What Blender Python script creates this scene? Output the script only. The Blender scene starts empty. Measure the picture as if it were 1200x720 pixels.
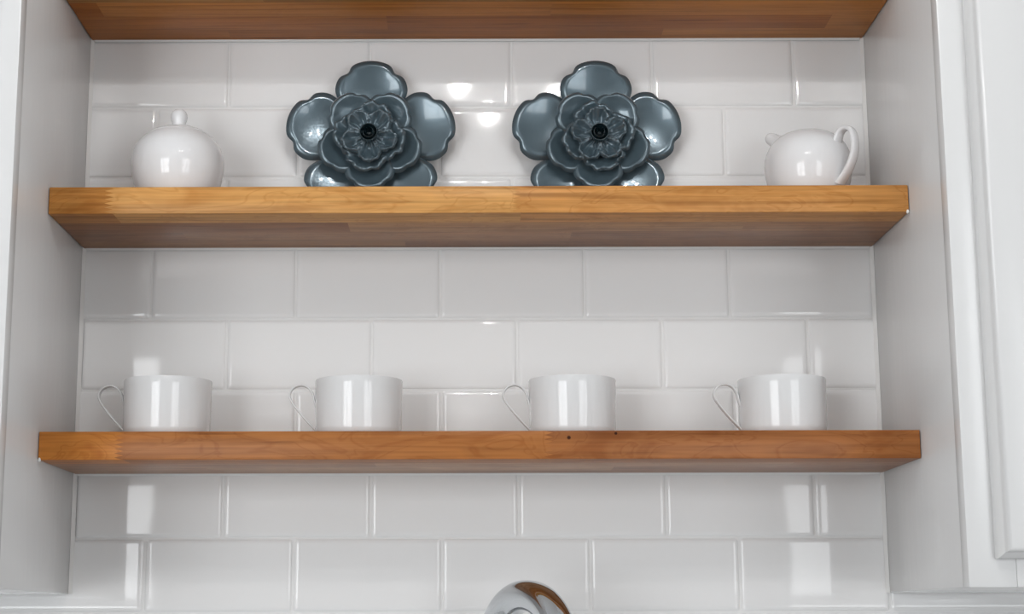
import bpy, bmesh, math, random
from mathutils import Vector, Matrix

S = bpy.context.scene
C = S.collection
PI = math.pi
random.seed(7)

# ------------------------------------------------------------------ camera
cam_data = bpy.data.cameras.new('camera')
cam = bpy.data.objects.new('camera', cam_data)
C.objects.link(cam)
Fv = Vector((-0.00348492, 0.98333702, 0.18175852))
Rv = Vector((0.99999115, 0.00385497, -0.00168272))
Uv = Vector((0.00235535, -0.18175105, 0.98334176))
M = Matrix((Rv, Uv, -Fv)).transposed().to_4x4()
M.translation = Vector((-0.00952473, -1.73656078, 1.36964414))
cam.matrix_world = M
cam_data.sensor_fit = 'HORIZONTAL'
cam_data.sensor_width = 36.0
cam_data.lens = 36.0 * 1947.7513 / 1200.0
cam_data.shift_x = 57.35 / 1200.0
cam_data.shift_y = 11.84 / 1200.0
cam_data.clip_start = 0.02
S.camera = cam

# ------------------------------------------------------------------ light
S.view_settings.view_transform = 'Standard'
S.view_settings.look = 'None'
S.view_settings.exposure = 0.0
S.view_settings.gamma = 1.0
S.view_settings.use_curve_mapping = False

world = bpy.data.worlds.new('World')
S.world = world
world.use_nodes = True
bg = world.node_tree.nodes['Background']
bg.inputs['Color'].default_value = (0.92, 0.96, 1.0, 1)
bg.inputs['Strength'].default_value = 1.0

ROOM_X, ROOM_Y, ROOM_H = 3.1, -3.6, 2.44
WIN = [(-2.90, -0.98, 0.60, 2.28), (0.96, 2.70, 0.60, 2.28)]   # x0, x1, z0, z1 in the wall behind the camera


def area(name, loc, rot, sx, sy, power, col=(1, 1, 1)):
    d = bpy.data.lights.new(name, 'AREA')
    d.shape = 'RECTANGLE'
    d.size = sx
    d.size_y = sy
    d.energy = power
    d.color = col
    o = bpy.data.objects.new(name, d)
    o.location = loc
    o.rotation_euler = rot
    C.objects.link(o)
    return o


# overcast daylight arriving through the two windows
WIN_POWER = (78, 42)
for (x0, x1, z0, z1), pw in zip(WIN, WIN_POWER):
    area('window_daylight', ((x0 + x1) / 2, ROOM_Y - 0.22, (z0 + z1) / 2), (PI / 2, 0, 0), x1 - x0, z1 - z0, pw, (0.96, 0.985, 1.0))


# ------------------------------------------------------------------ materials
def mat(name, col=(0.8, 0.8, 0.8), rough=0.5, metal=0.0, coat=0.0, coat_rough=0.05):
    m = bpy.data.materials.new(name)
    m.use_nodes = True
    b = m.node_tree.nodes['Principled BSDF']
    b.inputs['Base Color'].default_value = (*col, 1)
    b.inputs['Roughness'].default_value = rough
    b.inputs['Metallic'].default_value = metal
    b.inputs['Coat Weight'].default_value = coat
    b.inputs['Coat Roughness'].default_value = coat_rough
    return m


def bump(m, scale=8.0, strength=0.1, dist=0.001, detail=2.0, stretch=(1, 1, 1)):
    nt = m.node_tree
    N, L = nt.nodes, nt.links
    tc = N.new('ShaderNodeTexCoord')
    mp = N.new('ShaderNodeMapping')
    mp.inputs['Scale'].default_value = stretch
    n = N.new('ShaderNodeTexNoise')
    n.inputs['Scale'].default_value = scale
    n.inputs['Detail'].default_value = detail
    b = N.new('ShaderNodeBump')
    b.inputs['Strength'].default_value = strength
    b.inputs['Distance'].default_value = dist
    L.new(tc.outputs['Object'], mp.inputs['Vector'])
    L.new(mp.outputs['Vector'], n.inputs['Vector'])
    L.new(n.outputs['Fac'], b.inputs['Height'])
    pb = N['Principled BSDF']
    L.new(b.outputs['Normal'], pb.inputs['Normal'])
    L.new(b.outputs['Normal'], pb.inputs['Coat Normal'])
    return m


m_tile = bump(mat('glazed_white_tile', (0.80, 0.80, 0.80), 0.04), 14, 0.14, 0.0012, 1.0)
m_grout = bump(mat('pale_grout', (0.77, 0.77, 0.765), 0.8), 400, 0.3, 0.0005)
m_wallpaint = bump(mat('white_wall_paint', (0.74, 0.74, 0.74), 0.6), 300, 0.15, 0.0005)
m_ceiling = bump(mat('ceiling_paint', (0.82, 0.82, 0.82), 0.8), 200, 0.15, 0.0005)
m_cab = bump(mat('white_cabinet_paint', (0.76, 0.76, 0.76), 0.24), 90, 0.22, 0.0006, 2.0, (1, 1, 0.25))
m_caulk = bump(mat('white_caulk', (0.80, 0.80, 0.79), 0.4), 60, 0.2, 0.0005)
m_porc = bump(mat('white_porcelain', (0.80, 0.80, 0.81), 0.06), 25, 0.05, 0.0004, 1.0)
m_mug = bump(mat('white_stoneware_glaze', (0.73, 0.735, 0.74), 0.09), 25, 0.08, 0.0004, 1.0)
m_metal = bump(mat('slate_blue_enamel', (0.085, 0.125, 0.150), 0.24, 0.35, 0.6, 0.06), 30, 0.06, 0.0006, 1.0)
m_bud = bump(mat('black_teal_enamel', (0.012, 0.028, 0.036), 0.14, 0.3, 0.6, 0.08), 60, 0.1, 0.0005)
m_chrome = bump(mat('polished_chrome', (0.62, 0.64, 0.66), 0.05, 1.0), 10, 0.02, 0.0004)
m_floor = bump(mat('pale_floor_tile', (0.42, 0.41, 0.40), 0.35), 6, 0.1, 0.001)
m_counter = bump(mat('white_quartz', (0.78, 0.78, 0.78), 0.15), 40, 0.03, 0.0005)
m_steel = bump(mat('brushed_steel', (0.5, 0.5, 0.5), 0.3, 1.0), 80, 0.1, 0.0005, 2, (1, 20, 1))
m_frame = bump(mat('white_window_vinyl', (0.8, 0.8, 0.8), 0.35), 60, 0.05, 0.0005)
m_brass = mat('dark_bronze', (0.05, 0.04, 0.035), 0.35, 1.0)

for _mm in (m_tile, m_porc, m_mug):
    _mm.node_tree.nodes['Principled BSDF'].inputs['Specular IOR Level'].default_value = 0.42

# thin clear window glass
m_glass = bpy.data.materials.new('window_glass')
m_glass.use_nodes = True
nt = m_glass.node_tree
for n in list(nt.nodes):
    if n.type != 'OUTPUT_MATERIAL':
        nt.nodes.remove(n)
_t = nt.nodes.new('ShaderNodeBsdfTransparent')
_g = nt.nodes.new('ShaderNodeBsdfGlossy')
_g.inputs['Roughness'].default_value = 0.02
_f = nt.nodes.new('ShaderNodeFresnel')
_f.inputs['IOR'].default_value = 1.45
_m = nt.nodes.new('ShaderNodeMixShader')
nt.links.new(_f.outputs[0], _m.inputs[0])
nt.links.new(_t.outputs[0], _m.inputs[1])
nt.links.new(_g.outputs[0], _m.inputs[2])
nt.links.new(_m.outputs[0], nt.nodes['Material Output'].inputs['Surface'])

m_bulb = bpy.data.materials.new('lit_bulb')
m_bulb.use_nodes = True
_b = m_bulb.node_tree.nodes['Principled BSDF']
_b.inputs['Base Color'].default_value = (1, 1, 1, 1)
_b.inputs['Emission Color'].default_value = (1.0, 0.985, 0.97, 1)
_b.inputs['Emission Strength'].default_value = 950.0


def wood(name, seg_len, seg_off, front_cols, cols, rough=0.32, seed=0.0, figure=0.35, spec=0.2, knots=()):
    """edge-glued butcher block: staves run along x, rows step in y, finger joints zigzag in z"""
    m = bpy.data.materials.new(name)
    m.use_nodes = True
    nt = m.node_tree
    N, L = nt.nodes, nt.links
    pb = N['Principled BSDF']
    pb.inputs['Roughness'].default_value = rough
    pb.inputs['Specular IOR Level'].default_value = spec
    pb.inputs['Coat Weight'].default_value = 0.0
    pb.inputs['Coat Roughness'].default_value = 0.22

    def math_(op, a, b=None, c=None):
        n = N.new('ShaderNodeMath')
        n.operation = op
        for i, v in enumerate((a, b, c)):
            if v is None:
                continue
            if isinstance(v, (int, float)):
                n.inputs[i].default_value = v
            else:
                L.new(v, n.inputs[i])
        return n.outputs[0]

    def ramp(fac, stops, interp='LINEAR'):
        r = N.new('ShaderNodeValToRGB')
        r.color_ramp.interpolation = interp
        while len(r.color_ramp.elements) < len(stops):
            r.color_ramp.elements.new(0.5)
        for e, (p, c) in zip(r.color_ramp.elements, stops):
            e.position = p
            e.color = (*c, 1) if len(c) == 3 else c
        L.new(fac, r.inputs['Fac'])
        return r.outputs['Color']

    def mix(kind, fac, a, b):
        n = N.new('ShaderNodeMixRGB')
        n.blend_type = kind
        for i, v in enumerate((fac, a, b)):
            if isinstance(v, (int, float)):
                n.inputs[i].default_value = v
            elif isinstance(v, tuple):
                n.inputs[i].default_value = (*v, 1)
            else:
                L.new(v, n.inputs[i])
        return n.outputs[0]

    tc = N.new('ShaderNodeTexCoord')
    sp = N.new('ShaderNodeSeparateXYZ')
    L.new(tc.outputs['Object'], sp.inputs[0])
    X, Y, Z = sp.outputs
    row = math_('FLOOR', math_('DIVIDE', math_('ADD', Y, 0.0003), 0.040))        # y is 0 at the front edge
    zig = math_('PINGPONG', Z, 0.0021)
    xz = math_('ADD', X, math_('MULTIPLY', zig, 4.2))
    isf = math_('LESS_THAN', row, 0.5)
    off = math_('MULTIPLY', math_('ADD', row, 0.0), 0.173)
    sx = math_('DIVIDE', math_('ADD', math_('SUBTRACT', xz, seg_off), off), seg_len)
    si = math_('FLOOR', sx)
    cmb = N.new('ShaderNodeCombineXYZ')
    L.new(math_('ADD', si, seed), cmb.inputs[0])
    L.new(row, cmb.inputs[1])
    cmb.inputs[2].default_value = 0.37
    wn = N.new('ShaderNodeTexWhiteNoise')
    wn.noise_dimensions = '3D'
    L.new(cmb.outputs[0], wn.inputs['Vector'])
    k = len(cols)
    base = ramp(wn.outputs['Value'], [(i / k, c) for i, c in enumerate(cols)], 'CONSTANT')
    # front stave: its own sequence of lengths
    fi = math_('DIVIDE', math_('ADD', si, 2.5), 4.0)
    fcol = ramp(fi, [(i / 4, c) for i, c in enumerate(front_cols)], 'CONSTANT')
    col = mix('MIX', isf, base, fcol)
    # grain, shifted from stave to stave
    sh = N.new('ShaderNodeVectorMath')
    sh.operation = 'MULTIPLY_ADD'
    L.new(wn.outputs['Color'], sh.inputs[0])
    sh.inputs[1].default_value = (3.0, 3.0, 3.0)
    L.new(tc.outputs['Object'], sh.inputs[2])
    mp = N.new('ShaderNodeMapping')
    mp.inputs['Scale'].default_value = (2.2, 55, 55)
    L.new(sh.outputs[0], mp.inputs['Vector'])
    g = N.new('ShaderNodeTexNoise')
    g.inputs['Scale'].default_value = 1.6
    g.inputs['Detail'].default_value = 5
    g.inputs['Distortion'].default_value = 1.1
    L.new(mp.outputs[0], g.inputs['Vector'])
    gr = ramp(g.outputs['Fac'], [(0.28, (0.62, 0.55, 0.48)), (0.5, (1, 1, 1)), (0.75, (1.18, 1.15, 1.1))])
    col = mix('MULTIPLY', 0.75, col, gr)
    mp2 = N.new('ShaderNodeMapping')
    mp2.inputs['Scale'].default_value = (10, 420, 420)
    L.new(sh.outputs[0], mp2.inputs['Vector'])
    g2 = N.new('ShaderNodeTexNoise')
    g2.inputs['Scale'].default_value = 1.0
    g2.inputs['Detail'].default_value = 3
    L.new(mp2.outputs[0], g2.inputs['Vector'])
    col = mix('MULTIPLY', 0.5, col, ramp(g2.outputs['Fac'], [(0.35, (0.72, 0.66, 0.6)), (0.6, (1.05, 1.05, 1.05))]))
    # blotchy curl figure
    mp3 = N.new('ShaderNodeMapping')
    mp3.inputs['Scale'].default_value = (9, 20, 26)
    L.new(sh.outputs[0], mp3.inputs['Vector'])
    g3 = N.new('ShaderNodeTexNoise')
    g3.inputs['Scale'].default_value = 1.4
    g3.inputs['Detail'].default_value = 2
    g3.inputs['Distortion'].default_value = 1.6
    L.new(mp3.outputs[0], g3.inputs['Vector'])
    fg = ramp(g3.outputs['Fac'], [(0.30, (0.80, 0.70, 0.58)), (0.47, (1, 1, 1)), (0.50, (0.86, 0.78, 0.68)), (0.53, (1, 1, 1)), (0.8, (1.12, 1.1, 1.05))])
    col = mix('MULTIPLY', figure, col, fg)
    # sparse dark mineral streaks and pin knots
    mp4 = N.new('ShaderNodeMapping')
    mp4.inputs['Scale'].default_value = (6, 120, 90)
    mp4.inputs['Location'].default_value = (seed, 2.0, 1.0)
    L.new(tc.outputs['Object'], mp4.inputs['Vector'])
    g4 = N.new('ShaderNodeTexNoise')
    g4.inputs['Scale'].default_value = 1.0
    g4.inputs['Detail'].default_value = 1
    L.new(mp4.outputs[0], g4.inputs['Vector'])
    col = mix('MULTIPLY', 0.8, col, ramp(g4.outputs['Fac'], [(0.0, (1, 1, 1)), (0.72, (1, 1, 1)), (0.80, (0.35, 0.25, 0.18))]))
    for kx, ky, kz, kr in knots:
        vd = N.new('ShaderNodeVectorMath')
        vd.operation = 'DISTANCE'
        L.new(tc.outputs['Object'], vd.inputs[0])
        vd.inputs[1].default_value = (kx, ky, kz)
        col = mix('MULTIPLY', 1.0, col, ramp(math_('DIVIDE', vd.outputs['Value'], kr * 2), [(0.0, (0.12, 0.07, 0.05)), (0.38, (0.16, 0.10, 0.07)), (0.62, (1, 1, 1))]))
    L.new(col, pb.inputs['Base Color'])
    bp = N.new('ShaderNodeBump')
    bp.inputs['Strength'].default_value = 0.12
    bp.inputs['Distance'].default_value = 0.0006
    L.new(g.outputs['Fac'], bp.inputs['Height'])
    L.new(bp.outputs['Normal'], pb.inputs['Normal'])
    return m


# ------------------------------------------------------------------ helpers
def finish(name, bm, m, parent=None, smooth=None, loc=None):
    me = bpy.data.meshes.new(name)
    bmesh.ops.recalc_face_normals(bm, faces=bm.faces[:])
    bm.to_mesh(me)
    bm.free()
    me.materials.append(m)
    if smooth is not None:
        for p in me.polygons:
            p.use_smooth = True
        if smooth < 180:
            me.set_sharp_from_angle(angle=math.radians(smooth))
    o = bpy.data.objects.new(name, me)
    C.objects.link(o)
    if loc:
        o.location = loc
    if parent:
        o.parent = parent
    return o


def box(bm, x0, x1, y0, y1, z0, z1, bev=0.0, seg=2):
    t = bmesh.new()
    bmesh.ops.create_cube(t, size=1.0)
    for v in t.verts:
        v.co = Vector(((x0 + x1) / 2 + v.co.x * (x1 - x0), (y0 + y1) / 2 + v.co.y * (y1 - y0), (z0 + z1) / 2 + v.co.z * (z1 - z0)))
    if bev > 0:
        bmesh.ops.bevel(t, geom=t.edges[:], offset=bev, segments=seg, profile=0.5, affect='EDGES')
    me = bpy.data.meshes.new('tmp')
    t.to_mesh(me)
    t.free()
    bm.from_mesh(me)
    bpy.data.meshes.remove(me)


def boxobj(name, x0, x1, y0, y1, z0, z1, m, parent=None, bev=0.0, seg=2, smooth=None):
    bm = bmesh.new()
    box(bm, x0, x1, y0, y1, z0, z1, bev, seg)
    return finish(name, bm, m, parent, smooth)


def spline(pts, n=8):
    """Catmull-Rom through the points"""
    P = [Vector(p) for p in pts]
    P = [P[0] * 2 - P[1]] + P + [P[-1] * 2 - P[-2]]
    out = []
    for i in range(1, len(P) - 2):
        for k in range(n):
            t = k / n
            a, b, c, d = P[i - 1], P[i], P[i + 1], P[i + 2]
            out.append(0.5 * ((2 * b) + (c - a) * t + (2 * a - 5 * b + 4 * c - d) * t * t + (3 * b - a - 3 * c + d) * t ** 3))
    out.append(P[-2])
    return out


def lathe(bm, prof, n=96, cx=0, cy=0, z=0):
    rings = []
    for r, h in prof:
        if r < 1e-6:
            rings.append([bm.verts.new((cx, cy, z + h))])
        else:
            rings.append([bm.verts.new((cx + r * math.cos(2 * PI * i / n), cy + r * math.sin(2 * PI * i / n), z + h)) for i in range(n)])
    for a, b in zip(rings, rings[1:]):
        for i in range(n):
            j = (i + 1) % n
            if len(a) == 1 and len(b) > 1:
                bm.faces.new((a[0], b[i], b[j]))
            elif len(b) == 1 and len(a) > 1:
                bm.faces.new((a[i], a[j], b[0]))
            elif len(a) > 1:
                bm.faces.new((a[i], a[j], b[j], b[i]))


def sweep(bm, path, radii, side, n=12, cap=True):
    """sweep an ellipse (ra across, rb along 'side') along a path lying mostly in a plane with normal 'side'"""
    side = Vector(side).normalized()
    rings = []
    for i, p in enumerate(path):
        t = (path[min(i + 1, len(path) - 1)] - path[max(i - 1, 0)]).normalized()
        s = (side - t * side.dot(t)).normalized()
        u = s.cross(t).normalized()
        ra, rb = radii(i / (len(path) - 1)) if callable(radii) else radii
        ring = []
        for k in range(n):
            a = 2 * PI * k / n
            ca, sa = math.cos(a), math.sin(a)
            ca = math.copysign(abs(ca) ** 0.8, ca)
            sa = math.copysign(abs(sa) ** 0.8, sa)
            ring.append(bm.verts.new(p + u * ra * ca + s * rb * sa))
        rings.append(ring)
    for a, b in zip(rings, rings[1:]):
        for k in range(n):
            bm.faces.new((a[k], a[(k + 1) % n], b[(k + 1) % n], b[k]))
    if cap:
        bm.faces.new(rings[0][::-1])
        bm.faces.new(rings[-1])


def thing(name, label, cat, loc=(0, 0, 0), group=None, rot=(0, 0, 0)):
    o = bpy.data.objects.new(name, None)
    o.empty_display_size = 0.05
    C.objects.link(o)
    o.location = loc
    o.rotation_euler = rot
    return tag(o, label, cat, group)


def tag(o, label, cat, group=None):
    o['label'] = label
    o['category'] = cat
    if group:
        o['group'] = group
    return o


def struct(o):
    o['kind'] = 'structure'
    return o


# ------------------------------------------------------------------ room shell
XL, XR = -0.4223, 0.4223
struct(boxobj('floor', -ROOM_X - .1, ROOM_X + .1, ROOM_Y - .12, 0.12, -0.1, 0, m_floor))
struct(boxobj('ceiling', -ROOM_X - .1, ROOM_X + .1, ROOM_Y - .12, 0.12, ROOM_H, ROOM_H + .1, m_ceiling))
struct(boxobj('wall_left', -ROOM_X - .1, -ROOM_X, ROOM_Y - .12, 0.12, 0, ROOM_H, m_wallpaint))
struct(boxobj('wall_right', ROOM_X, ROOM_X + .1, ROOM_Y - .12, 0.12, 0, ROOM_H, m_wallpaint))
# wall behind the camera, with its two window openings
bm = bmesh.new()
ya, yb = ROOM_Y - 0.12, ROOM_Y
xs = [-ROOM_X, WIN[0][0], WIN[0][1], WIN[1][0], WIN[1][1], ROOM_X]
for i in range(5):
    if i in (1, 3):
        w = WIN[0] if i == 1 else WIN[1]
        box(bm, w[0], w[1], ya, yb, 0, w[2])
        box(bm, w[0], w[1], ya, yb, w[3], ROOM_H)
    else:
        box(bm, xs[i], xs[i + 1], ya, yb, 0, ROOM_H)
struct(finish('wall_front', bm, m_wallpaint))
for i, (x0, x1, z0, z1) in enumerate(WIN):
    bm = bmesh.new()
    f = 0.045
    box(bm, x0, x1, ya + .02, yb - .02, z0, z0 + f, .003)
    box(bm, x0, x1, ya + .02, yb - .02, z1 - f, z1, .003)
    box(bm, x0, x0 + f, ya + .02, yb - .02, z0, z1, .003)
    box(bm, x1 - f, x1, ya + .02, yb - .02, z0, z1, .003)
    box(bm, x0, x1, ya + .045, yb - .03, (z0 + z1) / 2 - .02, (z0 + z1) / 2 + .02, .003)
    box(bm, (x0 + x1) / 2 - .02, (x0 + x1) / 2 + .02, ya + .045, yb - .03, z0, z1, .003)
    w = struct(finish('window_%d' % (i + 1), bm, m_frame))
    boxobj('window_pane', x0 + f, x1 - f, ya + .055, ya + .060, z0 + f, z1 - f, m_glass, w)
    boxobj('window_sill', x0 - .04, x1 + .04, yb, yb + .035, z0 - .025, z0, m_frame, w, .004)

# tiled wall behind the shelves: structural slab, grout bed and glazed tiles in running bond
bm = bmesh.new()
box(bm, -ROOM_X, ROOM_X, 0.006, 0.12, 0, ROOM_H)
wall_back = struct(finish('wall_back', bm, m_wallpaint))
boxobj('grout_bed', -1.25, 1.25, 0.0018, 0.0058, 0.915, 2.42, m_grout, wall_back)
zl = [1.9231, 1.8445, 1.7668, 1.6890, 1.6128, 1.5353, 1.4577, 1.3815]
offs = [0.0371, 0.1139, 0.0371, 0.1138, 0.0415, 0.1155, 0.0417, 0.1159]
zs, of = [], []
zz = zl[0]
k = 1
while zz + 0.0777 < 2.45:
    zs.append((zz, zz + 0.0777, 0.0371 if k % 2 else 0.1139))
    zz += 0.0777
    k += 1
for i in range(7):
    zs.append((zl[i + 1], zl[i], offs[i + 1]))
zz = zl[7]
k = 0
while zz > 0.99:
    zs.append((zz - 0.0777, zz, 0.0417 if k % 2 == 0 else 0.1159))
    zz -= 0.0777
    k += 1
T = 0.154
bm = bmesh.new()
ins = [0.0, 0.0004, 0.0016, 0.0028, 0.0040, 0.0052, 0.0060]
dep = [0.0024, 0.0013, 0.0007, 0.00028, 0.00007, 0.0, 0.0]
for (za, zb, o0) in zs:
    for c in range(-9, 9):
        xa, xb = o0 + c * T, o0 + (c + 1) * T
        if xb < -1.2 or xa > 1.2:
            continue
        gx, gz = random.uniform(.0007, .0010), .0008
        ax, bx_, az, bz = xa + gx, xb - gx, za + gz, zb - gz
        kk = 0.25 if xb < -0.16 and za < 1.6 else 1.0
        tx, tz = random.gauss(0, 0.0008) * kk, random.gauss(0, 0.0014) * kk
        us = [ax + i for i in ins] + [(ax + bx_) / 2] + [bx_ - i for i in ins[::-1]]
        vs = [az + i for i in ins] + [(az + bz) / 2] + [bz - i for i in ins[::-1]]
        du = dep + [0] + dep[::-1]
        grid = []
        for j, v in enumerate(vs):
            row = []
            for i, u in enumerate(us):
                y = max(du[i], du[j]) if min(du[i], du[j]) == 0 else 0.0024 - (0.0024 - du[i]) * (0.0024 - du[j]) / 0.0024
                y += (u - (ax + bx_) / 2) * tx + (v - (az + bz) / 2) * tz
                row.append(bm.verts.new((u, y + 0.0003, v)))
            grid.append(row)
        for j in range(len(vs) - 1):
            for i in range(len(us) - 1):
                bm.faces.new((grid[j][i], grid[j][i + 1], grid[j + 1][i + 1], grid[j + 1][i]))
for f in bm.faces:
    if f.normal.y > 0:
        f.normal_flip()
me = bpy.data.meshes.new('wall_tiles')
bm.normal_update()
bm.to_mesh(me)
bm.free()
for p in me.polygons:
    p.use_smooth = True
me.materials.append(m_tile)
tiles = bpy.data.objects.new('wall_tiles', me)
C.objects.link(tiles)
tiles.parent = wall_back

# ------------------------------------------------------------------ wall cabinets either side
CAB_Z, CAB_T, CAB_D = 1.400, 2.36, 0.280


def cabinet(xa, xb, label, inner):
    """xa..xb span; inner = +1 when the niche is on the +x side"""
    t = thing('wall_cabinet', label, 'cabinet', ((xa + xb) / 2, 0, CAB_Z))
    t0 = Vector(t.location)

    def bb(name, x0, x1, y0, y1, z0, z1, bev=.0015, seg=2, m=m_cab, parent=t):
        bm = bmesh.new()
        box(bm, x0 - t0.x, x1 - t0.x, y0, y1, z0 - t0.z, z1 - t0.z, bev, seg)
        return finish(name, bm, m, parent, 35)
    # carcase
    bb('carcase', xa + (.0005 if inner < 0 else 0), xb - (.0005 if inner > 0 else 0), -CAB_D + .0185, -0.0008, CAB_Z + .0006, CAB_T)
    # face frame of stiles and rails
    bm = bmesh.new()
    s = 0.042
    for (x0, x1, z0, z1) in ((xa, xa + s, CAB_Z, CAB_T), (xb - s, xb, CAB_Z, CAB_T), (xa + s, xb - s, CAB_Z, CAB_Z + s), (xa + s, xb - s, CAB_T - s, CAB_T)):
        box(bm, x0 - t0.x, x1 - t0.x, -CAB_D, -CAB_D + .019, z0 - t0.z, z1 - t0.z, .0012, 2)
    finish('face_frame', bm, m_cab, t, 35)
    # overlay door with a rolled edge, a stepped frame and raised centre panel
    g = 0.0235
    dx0, dx1, dz0, dz1 = xa + g, xb - g, CAB_Z + 0.0245, CAB_T - .02
    prof = [(0.0, 0.0), (0.0, -0.0075), (0.0012, -0.0105), (0.0042, -0.0128), (0.0052, -0.0150), (0.0056, -0.0180), (0.0072, -0.0205), (0.0095, -0.0215),
            (0.052, -0.0215), (0.056, -0.0200), (0.060, -0.0150), (0.070, -0.0140), (0.095, -0.0200), (0.099, -0.0212)]
    bm = bmesh.new()
    loops = []
    for ins_, y in prof:
        loops.append([bm.verts.new((x - t0.x, -CAB_D - .0012 + y, z - t0.z)) for x, z in ((dx0 + ins_, dz0 + ins_), (dx1 - ins_, dz0 + ins_), (dx1 - ins_, dz1 - ins_), (dx0 + ins_, dz1 - ins_))])
    for a, b in zip(loops, loops[1:]):
        for q in range(4):
            bm.faces.new((a[q], a[(q + 1) % 4], b[(q + 1) % 4], b[q]))
    bm.faces.new(loops[-1])
    bm.faces.new(loops[0][::-1])
    d = finish('door', bm, m_cab, t, 40)
    # round knob on the door's lower corner away from the niche
    kx = (dx1 - .03) if inner < 0 else (dx0 + .03)
    bm = bmesh.new()
    lathe(bm, [(0.0, 0.0), (0.006, 0.0), (0.005, 0.012), (0.012, 0.018), (0.014, 0.023), (0.012, 0.028), (0.0, 0.030)], 32)
    kb = finish('knob', bm, m_steel, d, 60)
    kb.rotation_euler = (PI / 2, 0, 0)
    kb.location = (kx - t0.x, -CAB_D - .0222, 0.075)
    return t


cabinet(-1.02, XL, 'white painted wall cabinet at the left end of the wooden shelves', 1)
cabinet(XR, 1.02, 'white painted wall cabinet with panelled door, right of the wooden shelves', -1)

# caulk beads where cabinets meet the tile
for i, x, s in ((1, XL, 1), (2, XR, -1)):
    bm = bmesh.new()
    prof = [(-0.0004 * s, 0.0018), (0.0032 * s, 0.0005), (0.0026 * s, -0.0007), (0.0010 * s, -0.0020), (-0.0004 * s, -0.0034)]
    r = []
    for z in (CAB_Z + .001, CAB_T):
        r.append([bm.verts.new((x + a, b, z)) for a, b in prof])
    for q in range(5):
        bm.faces.new((r[0][q], r[0][(q + 1) % 5], r[1][(q + 1) % 5], r[1][q]))
    bm.faces.new(r[0][::-1])
    bm.faces.new(r[1])
    struct(finish('trim_%d' % i, bm, m_caulk, None, 50))

# ------------------------------------------------------------------ wooden shelves
honey = (0.62, 0.335, 0.120)
w_mid = wood('honey_butcher_block', 0.4004, -0.3584, [(0.5, .27, .08), (0.50, 0.225, 0.060), (0.62, 0.325, 0.110), (0.59, 0.285, 0.090)],
             [(0.40, 0.19, 0.075), (0.34, 0.15, 0.057), (0.46, 0.24, 0.10), (0.31, 0.13, 0.048)], 0.30, 3.0, 0.85, 0.10)
w_low = wood('russet_butcher_block', 0.4111, -0.3404, [(0.5, .19, .04), (0.50, 0.190, 0.040), (0.385, 0.150, 0.044), (0.35, 0.135, 0.044)],
             [(0.38, 0.18, 0.085), (0.44, 0.23, 0.12), (0.35, 0.155, 0.07), (0.50, 0.28, 0.15)], 0.32, 5.0, 1.0, 0.16, ((0.0860, 0.0, 0.0205, 0.0018), (0.1310, 0.0, 0.0245, 0.0014)))
w_top = wood('brown_butcher_block', 0.47, -0.22, [(0.40, 0.19, 0.06)] * 4,
             [(0.46, 0.165, 0.030), (0.40, 0.135, 0.024), (0.52, 0.21, 0.05), (0.43, 0.15, 0.026)], 0.32, 9.0, 0.3, 0.05)


def shelf(z0, z1, depth, m, label):
    W = XR - XL - 0.0008
    bm = bmesh.new()
    box(bm, -W / 2, W / 2, 0, depth - .0006, 0, z1 - z0, 0.0009, 2)
    o = finish('wooden_shelf', bm, m, None, 40, (0, -depth, z0))
    tag(o, label, 'shelf', 'wooden shelves between the cabinets')
    # thin sealant line where the underside meets the tile
    bm = bmesh.new()
    prof = [(-0.0005, -0.0001), (-0.0024, -0.0001), (-0.0016, -0.0012), (-0.0005, -0.0022)]
    r = [[bm.verts.new((x, depth + a, b)) for a, b in prof] for x in (-W / 2 + .003, W / 2 - .003)]
    for q in range(4):
        bm.faces.new((r[0][q], r[0][(q + 1) % 4], r[1][(q + 1) % 4], r[1][q]))
    bm.faces.new(r[0])
    bm.faces.new(r[1][::-1])
    finish('caulk_bead', bm, m_caulk, o, 40)
    # a dab of sealant on the lower front corner
    for sx in ((1,) if z0 > 1.7 else (-1,)):
        bm = bmesh.new()
        bmesh.ops.create_icosphere(bm, subdivisions=2, radius=0.0019)
        for v in bm.verts:
            v.co = Vector((v.co.x * 0.8 + sx * (W / 2 - .0012), v.co.y + 0.0008, v.co.z * 1.2 + 0.0004))
        finish('sealant_dab', bm, m_caulk, o, 180)
    return o


M_B, M_T, M_D = 1.7663, 1.7935, 0.1531
L_B, L_T, L_D = 1.5247, 1.5520, 0.1503
shelf(2.0003, 2.0275, 0.152, w_top, 'brown wooden shelf at the top, only its dark underside showing')
shelf(M_B, M_T, M_D, w_mid, 'honey coloured wooden shelf under the two metal flowers')
shelf(L_B, L_T, L_D, w_low, 'reddish brown wooden shelf under the row of four white cups')

# ------------------------------------------------------------------ cups


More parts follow.
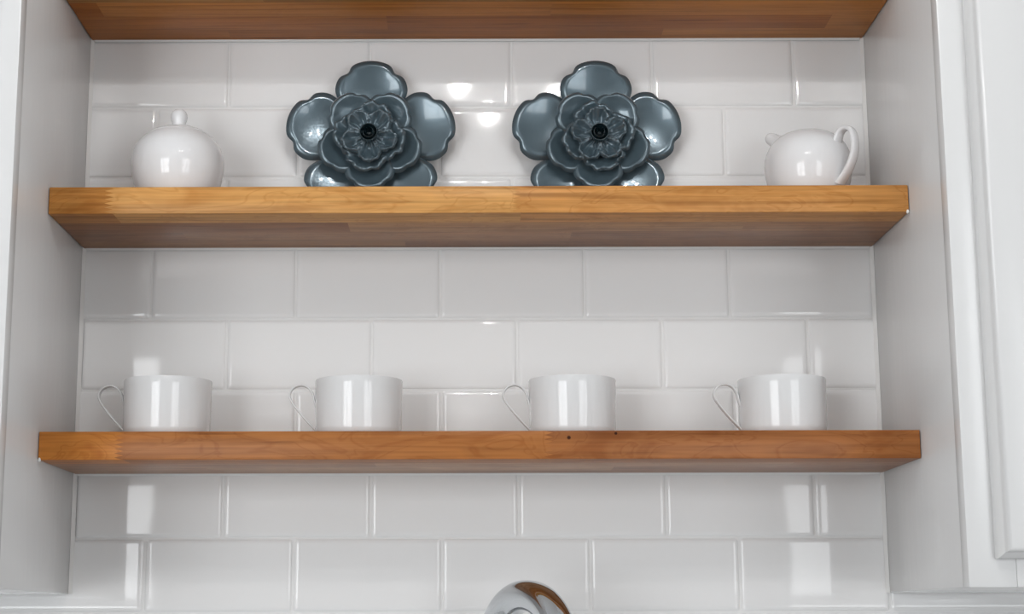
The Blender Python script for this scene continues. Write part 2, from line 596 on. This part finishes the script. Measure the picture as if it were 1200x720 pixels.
def cup_proto():
    t = thing('tea_cup', 'c', 'cup', (0, 0, 0), 'white cups on the lower shelf')
    h, R = 0.0592, 0.0436
    prof = [(0, 0.0025), (0.030, 0.0025), (0.0315, 0.0), (0.0345, 0.0), (0.0400, 0.0016), (0.0425, 0.0045), (0.0432, 0.010), (R, 0.030), (R + .0003, 0.052),
            (R + .0005, h - .001), (R + .0001, h), (R - .0011, h + .0001), (R - .0019, h - .0009), (R - .0022, 0.050), (R - .0026, 0.012), (0.038, 0.0062), (0, 0.0055)]
    bm = bmesh.new()
    lathe(bm, prof, 128)
    finish('cup_body', bm, m_mug, t, 40)
    pts = [(-.0428, 0, .0325), (-.0446, 0, .0385), (-.0464, 0, .0455), (-.0510, 0, .0520), (-.0580, 0, .0545), (-.0655, 0, .0520), (-.0695, 0, .0455), (-.0680, 0, .0390),
           (-.0610, 0, .0290), (-.0520, 0, .0185), (-.0425, 0, .0085)]
    bm = bmesh.new()
    sweep(bm, spline(pts, 7), lambda u: (0.0011, 0.0042), (0, 1, 0), 14)
    finish('handle', bm, m_mug, t, 60)
    return t


def dup(o, loc, rz=None, parent=None):
    c = o.copy()
    C.objects.link(c)
    if loc is not None:
        c.location = loc
    if parent:
        c.parent = parent
    if rz is not None:
        c.rotation_euler = (o.rotation_euler.x, o.rotation_euler.y, rz)
    for ch in list(o.children):
        dup(ch, None, None, c)
    return c


proto = cup_proto()
cups = [(-0.3133, -.075, 0.00, 'white straight-sided cup at the left end of the lower shelf, below the lidded sugar bowl'),
        (-0.1206, -.075, 0.03, 'white straight-sided cup on the lower shelf, second from left, below the left metal flower'),
        (0.0945, -.075, 0.02, 'white straight-sided cup on the lower shelf, third from left, below the right metal flower'),
        (0.3058, -.075, 0.05, 'white straight-sided cup at the right end of the lower shelf, below the creamer jug')]
for i, (x, y, rz, lab) in enumerate(cups):
    c = proto if i == 0 else dup(proto, (0, 0, 0))
    c.location = (x, y, L_T + 0.0001)
    c.rotation_euler = (0, 0, rz)
    c['label'] = lab

# ------------------------------------------------------------------ sugar bowl
sb = thing('sugar_bowl', 'round white porcelain sugar bowl with knobbed lid at the left end of the middle shelf', 'sugar bowl', (-0.3109, -0.072, M_T + .0001))
bm = bmesh.new()
lathe(bm, [(0, .002), (.024, .002), (.0255, 0), (.028, 0), (.030, .0018), (.0355, .0068), (.0405, .0135), (.0445, .0230), (.0468, .0330), (.0479, .0420), (.0478, .0480),
           (.0467, .0550), (.0443, .0618), (.0407, .0678), (.0362, .0727), (.0325, .0757), (.0315, .0750), (.0320, .0730), (.036, .068), (.041, .058), (.044, .045), (.040, .020), (.02, .006), (0, .006)], 128)
finish('bowl', bm, m_porc, sb, 50)
bm = bmesh.new()
lathe(bm, [(0, .0740), (.0300, .0738), (.0315, .0756), (.0319, .0765), (.0308, .0775), (.0265, .0800), (.0215, .0823), (.0155, .0842), (.0090, .0852), (0, .0853)], 128)
lid = finish('lid', bm, m_porc, sb, 50)
bm = bmesh.new()
lathe(bm, [(0, .0850), (.0078, .0850), (.0070, .0862), (.0066, .0876), (.0071, .0900), (.0081, .0930), (.0086, .0962), (.0083, .0992), (.0070, .1020), (.0048, .1039), (.0022, .1047), (0, .1048)], 64)
finish('knob', bm, m_porc, lid, 60)

# ------------------------------------------------------------------ creamer
cr = thing('creamer_jug', 'round white porcelain creamer with looped handle at the right end of the middle shelf', 'creamer', (0.3420, -0.072, M_T + .0001), None, (0, 0, -0.90))
bm = bmesh.new()
lathe(bm, [(0, .002), (.025, .002), (.0265, 0), (.029, 0), (.031, .0018), (.0355, .0068), (.0395, .0135), (.0425, .0230), (.0441, .0330), (.0447, .0420), (.0440, .0490),
           (.0420, .0560), (.0389, .0622), (.0345, .0676), (.0300, .0715), (.0255, .0742), (.0222, .0757), (.0205, .0762), (.0196, .0757), (.0205, .0740), (.0285, .0695), (.037, .060), (.0415, .043), (.038, .020), (.02, .006), (0, .006)], 128)
finish('jug_body', bm, m_porc, cr, 50)
# handle (local +x)
pts = [(.0370, 0, .0560), (.0400, 0, .0620), (.0428, 0, .0672), (.0468, 0, .0702), (.0520, 0, .0706), (.0572, 0, .0674), (.0602, 0, .0608), (.0610, 0, .0525), (.0597, 0, .0430), (.0553, 0, .0330), (.0490, 0, .0240), (.0400, 0, .0150)]
bm = bmesh.new()
sweep(bm, spline(pts, 7), lambda u: (0.0025 + .0008 * abs(2 * u - 1) ** 2, 0.0052 + .0016 * (abs(2 * u - 1) ** 3)), (0, 1, 0), 18)
finish('handle', bm, m_porc, cr, 60)
# spout (local -x): short open lip
bm = bmesh.new()
path = spline([(-.0250, 0, .0670), (-.0340, 0, .0730), (-.0430, 0, .0790), (-.0515, 0, .0848)], 10)
sweep(bm, path, lambda u: tuple((k0 - .0034 * min(1, u * 1.5)) * (1 if u < .7 else math.sqrt(max(0.0, 1 - .62 * ((u - .7) / .3) ** 2))) for k0 in (.0104, .0112)), (0, 1, 0), 24, cap=False)
inner = spline([(-.0514, 0, .0847), (-.0430, 0, .0790), (-.0350, 0, .0737)], 6)
sweep(bm, inner, (0.0040, 0.0044), (0, 1, 0), 24, cap=False)
bm.verts.ensure_lookup_table()
n_out = len(path) * 24
a = [bm.verts[(len(path) - 1) * 24 + q] for q in range(24)]
b = [bm.verts[n_out + q] for q in range(24)]
for q in range(24):
    # the inner ring runs the other way round
    bq = lambda k: min(b, key=lambda v: (v.co - a[k % 24].co).length)
    try:
        bm.faces.new((a[q], a[(q + 1) % 24], bq(q + 1), bq(q)))
    except ValueError:
        pass
finish('spout', bm, m_porc, cr, 60)

# ------------------------------------------------------------------ metal flowers


def petal(name, parent, m, ang, y0, d, Rr, Rt, dish, tip, ruffle=0.0, veins=0, lobe=0.10, base=0.62, seed=0, rim=0.78, flange=0.25, nr=22, na=96, th=0.0009, roll=0.0, flare=0.0015):
    """one pressed-metal petal lying in the x-z plane, facing -y, pointing along ang (degrees)"""
    rng = random.Random(seed)
    ph = [rng.uniform(0, 2 * PI) for _ in range(4)]
    bm = bmesh.new()
    rows = []
    for j in range(nr + 1):
        q = j / nr
        row = []
        for i in range(na):
            f = 2 * PI * i / na - PI
            af = abs(f)
            # outline: rounded centre lobe, notch, smaller side lobes, narrowing towards the flower's middle
            o = 1.0 - (lobe * math.exp(-((af - 0.80) / 0.17) ** 2) + 0.05 * math.exp(-((af - 1.75) / 0.22) ** 2) * (lobe > 0)) * max(0.0, (q - 0.55) / 0.45) ** 1.3
            cf, sf = math.cos(f), math.sin(f)
            if cf < 0:
                o *= 1 - 0.10 * (-cf)
            if ruffle:
                o *= 1 + ruffle * (0.55 * math.sin(7 * f + ph[0]) + 0.45 * math.sin(11 * f + ph[1]))
            u = d + Rr * cf * o * q * (1.0 if cf > 0 else base * d / Rr + 0.25)
            v = Rt * sf * o * q * (1.0 if cf > 0 else 1 - 0.45 * cf * cf)
            if q < rim:
                h = dish * (q / rim) ** 2
            else:
                e = (q - rim) / (1 - rim)
                h = dish * (1 + 0.55 * e * (1 - e) - flange * e * e) - flare * e * e
            h += tip * max(0.0, u / (d + Rr)) ** 1.6
            if ruffle:
                h += ruffle * 0.020 * q ** 2 * math.sin(6 * f + ph[2]) + ruffle * .012 * q ** 3 * math.sin(13 * f + ph[3])
            if veins:
                h += 0.0020 * math.sin(math.pi * q) * math.cos(veins * math.atan2(v, max(u * 0.9, 1e-4)) * 2.4) * min(1, u / (0.5 * d + 1e-6))
            h += roll * v
            row.append((u, v, h))
        rows.append(row)
    ca, sa = math.cos(math.radians(ang)), math.sin(math.radians(ang))

    def W(p):
        u, v, h = p
        return (u * ca - v * sa, y0 - h, u * sa + v * ca)
    cen = bm.verts.new(W(rows[0][0]))
    R = [[bm.verts.new(W(p)) for p in row] for row in rows[1:]]
    for i in range(na):
        bm.faces.new((cen, R[0][i], R[0][(i + 1) % na]))
    for a, b in zip(R, R[1:]):
        for i in range(na):
            bm.faces.new((a[i], a[(i + 1) % na], b[(i + 1) % na], b[i]))
    bmesh.ops.recalc_face_normals(bm, faces=bm.faces[:])
    if sum(f.normal.y for f in bm.faces) > 0:
        bmesh.ops.reverse_faces(bm, faces=bm.faces[:])
    bmesh.ops.solidify(bm, geom=bm.faces[:], thickness=th)
    return finish(name, bm, m, parent, 50)


def flower(label, loc, inner_rot, seed):
    t = thing('metal_flower', label, 'flower ornament', loc, 'blue grey metal flowers on the middle shelf')
    for k in range(5):
        a = 90 + 72 * k
        L = (0.0565, 0.0350) if k == 0 else (0.0565, 0.0365)
        petal('outer_petal', t, m_metal, a, -0.003 - 0.0022 * (k % 2) - .0011 * (k == 4), L[0], L[1], 0.0395, 0.0030, 0.0075, lobe=0.11, seed=seed + k, roll=0.02, rim=0.78, base=.66, flare=0.0032)
    for k in range(5):
        a = 54 + 72 * k
        petal('middle_petal', t, m_metal, a, -0.0155 - 0.0012 * (k % 2) - .0006 * (k == 4), 0.0320, 0.0245, 0.0270, 0.0045, 0.009, lobe=0.09, seed=seed + 10 + k, roll=0.03, rim=0.78, flare=0.0028)
    for k in range(4):
        a = 80 + 90 * k + inner_rot
        petal('ruffled_petal', t, m_metal, a, -0.0265 - 0.0012 * (k % 2), 0.0185, 0.0200, 0.0225, 0.0042, 0.006, ruffle=0.07, lobe=0.05, seed=seed + 20 + k, rim=.8)
    for k in range(5):
        a = 55 + 72 * k + inner_rot * 1.6
        petal('creased_petal', t, m_metal, a, -0.0340 - 0.0009 * (k % 2), 0.0150, 0.0155, 0.0138, 0.0045, 0.005, ruffle=0.05, veins=5, lobe=0.04, seed=seed + 30 + k, rim=.8)
    # rosebud of wrapped cups
    bm = bmesh.new()
    lathe(bm, [(0, -.034), (.0050, -.034), (.0085, -.038), (.0102, -.043), (.0104, -.047), (.0094, -.0505), (.0086, -.0505), (.0088, -.046), (.006, -.042), (0, -.040)], 40)
    for q in range(3):
        a0 = q * 2.1 + seed
        rr = 0.0066 - 0.0016 * q
        rows = []
        for s in range(15):
            an = a0 + s / 14 * 3.4
            r_ = rr + 0.0009 * math.sin(s / 14 * PI)
            lift = 0.0015 * math.sin(s / 14 * PI)
            rows.append([bm.verts.new((r_ * k2 * math.cos(an), r_ * k2 * math.sin(an), z - lift)) for k2, z in ((.55, -.042), (1.0, -.0465), (.92, -.0515), (.78, -.0525), (.70, -.048), (.4, -.043))])
        for a_, b_ in zip(rows, rows[1:]):
            for i in range(5):
                bm.faces.new((a_[i], a_[i + 1], b_[i + 1], b_[i]))
    # lathe axis is z: turn it to face -y
    for v in bm.verts:
        v.co = Vector((v.co.x, v.co.z, v.co.y))
    finish('rosebud', bm, m_bud, t, 50)
    # rear mounting disc that holds the layers together
    bm = bmesh.new()
    lathe(bm, [(0, 0.0148), (.022, 0.0148), (.022, 0.0120), (.009, 0.008), (.009, -.034), (0, -.034)], 40)
    for v in bm.verts:
        v.co = Vector((v.co.x, v.co.z, v.co.y))
    finish('backing_disc', bm, m_metal, t, 40)
    return t


FY = -0.0165
flower('blue grey metal flower ornament on the middle shelf, nearer the lidded sugar bowl', (-0.1138, FY, 1.8755), 0, 3)
flower('blue grey metal flower ornament on the middle shelf, nearer the creamer jug', (0.1275, FY, 1.8750), 24, 40)

# ------------------------------------------------------------------ counter, sink and tap below the frame
base = thing('base_cabinet', 'white base cabinet run under the worktop', 'cabinet', (0, 0, 0))
boxobj('carcase', -1.9, 1.9, -0.58, 0.004, 0.10, 0.868, m_cab, base, .002)
boxobj('toe_kick', -1.9, 1.9, -0.52, -0.02, 0.0, 0.10, m_cab, base)
for k in range(6):
    d = boxobj('door', -1.9 + k * .6333 + .01, -1.9 + (k + 1) * .6333 - .01, -0.60, -0.581, 0.12, 0.85, m_cab, base, .004, 3, 40)
    boxobj('handle', -1.9 + k * .6333 + .06, -1.9 + k * .6333 + .07, -0.63, -0.600, 0.66, 0.80, m_steel, d, .003, 2, 40)
bm = bmesh.new()
for (x0, x1, y0, y1) in ((-1.9, -.36, -.62, 0.0), (.36, 1.9, -.62, 0.0), (-.36, .36, -.62, -.54), (-.36, .36, -.14, 0.0)):
    box(bm, x0, x1, y0, y1, 0.87, 0.91)
tag(finish('worktop', bm, m_counter), 'white stone worktop running below the wall tiles', 'worktop')
bm = bmesh.new()
box(bm, -.362, .362, -.542, -.138, 0.909, 0.913, .001)
for (x0, x1, y0, y1, z0, z1) in ((-.355, .355, -.535, -.145, .872, .874),):
    pass
tbm = bmesh.new()
v = [[tbm.verts.new((x, y, z)) for x, y in ((-a, -.34 - b), (a, -.34 - b), (a, -.34 + b), (-a, -.34 + b))] for a, b, z in ((.37, .21, .9115), (.345, .185, .9125), (.34, .18, .905), (.33, .17, .878))]
for a_, b_ in zip(v, v[1:]):
    for q in range(4):
        tbm.faces.new((a_[q], a_[(q + 1) % 4], b_[(q + 1) % 4], b_[q]))
tbm.faces.new(v[-1])
bm.free()
snk = finish('kitchen_sink', tbm, m_steel, None, 40)
tag(snk, 'stainless steel sink let into the white worktop', 'sink')

FX, FYB = 0.0115, -0.085
tap = thing('kitchen_faucet', 'polished chrome gooseneck faucet rising in front of the tiles at the bottom edge', 'faucet', (FX, FYB, 0.91))
bm = bmesh.new()
lathe(bm, [(0, 0), (.028, 0), (.028, .006), (.020, .014), (.0185, .10), (.0185, .17), (.0150, .18), (0, .18)], 48)
finish('faucet_base', bm, m_chrome, tap, 40)
az = math.radians(-58)
dx, dy = math.cos(az), math.sin(az)
RC, TR = 0.062, 0.0150
ztop = 1.4110 - 0.91 - TR
pts = [(0, 0, .17), (0, 0, .25), (0, 0, .33), (0, 0, ztop - RC)]
arc = [(RC - RC * math.cos(a), RC * math.sin(a)) for a in [i * PI / 12 for i in range(1, 13)]]
for r_, h_ in arc:
    pts.append((r_ * dx, r_ * dy, ztop - RC + h_))
pts += [(2 * RC * dx, 2 * RC * dy, ztop - RC - .05)]
bm = bmesh.new()
sweep(bm, spline(pts, 6), (TR * .98, TR * .98), (-dy, dx, 0), 32)
finish('gooseneck', bm, m_chrome, tap, 60)
bm = bmesh.new()
lathe(bm, [(0, 0), (.015, 0), (.017, .01), (.0175, .06), (.0165, .09), (0, .09)], 40, 2 * RC * dx, 2 * RC * dy, ztop - RC - .138)
finish('spray_head', bm, m_chrome, tap, 40)
bm = bmesh.new()
sweep(bm, spline([(.012, 0, .10), (.04, 0, .11), (.09, 0, .135)], 6), (.006, .008), (0, 1, 0), 16)
finish('lever', bm, m_chrome, tap, 60)

# ------------------------------------------------------------------ ceiling fixture behind the camera
lamp = thing('ceiling_light', 'bronze three-bulb ceiling light above the kitchen floor', 'ceiling light', (0.055, -1.34, ROOM_H))
bm = bmesh.new()
lathe(bm, [(0, -.001), (.075, -.001), (.075, -.012), (.05, -.025), (.012, -.03), (.012, -.06), (0, -.06)], 48)
finish('canopy', bm, m_brass, lamp, 40)
for k in range(3):
    a = k * 2 * PI / 3 + .3
    ex, ey = .11 * math.cos(a), .11 * math.sin(a)
    bm = bmesh.new()
    sweep(bm, spline([(0, 0, -.045), (ex * .5, ey * .5, -.06), (ex, ey, -.045)], 5), (.006, .006), (-ey, ex, 0), 12)
    lathe(bm, [(0, -.04), (.018, -.04), (.018, -.06), (0, -.06)], 24, ex, ey, 0)
    arm = finish('lamp_arm', bm, m_brass, lamp, 40)
    bm = bmesh.new()
    bmesh.ops.create_uvsphere(bm, u_segments=24, v_segments=16, radius=.011)
    for v_ in bm.verts:
        v_.co += Vector((ex, ey, -.069))
    finish('bulb', bm, m_bulb, arm, 180)
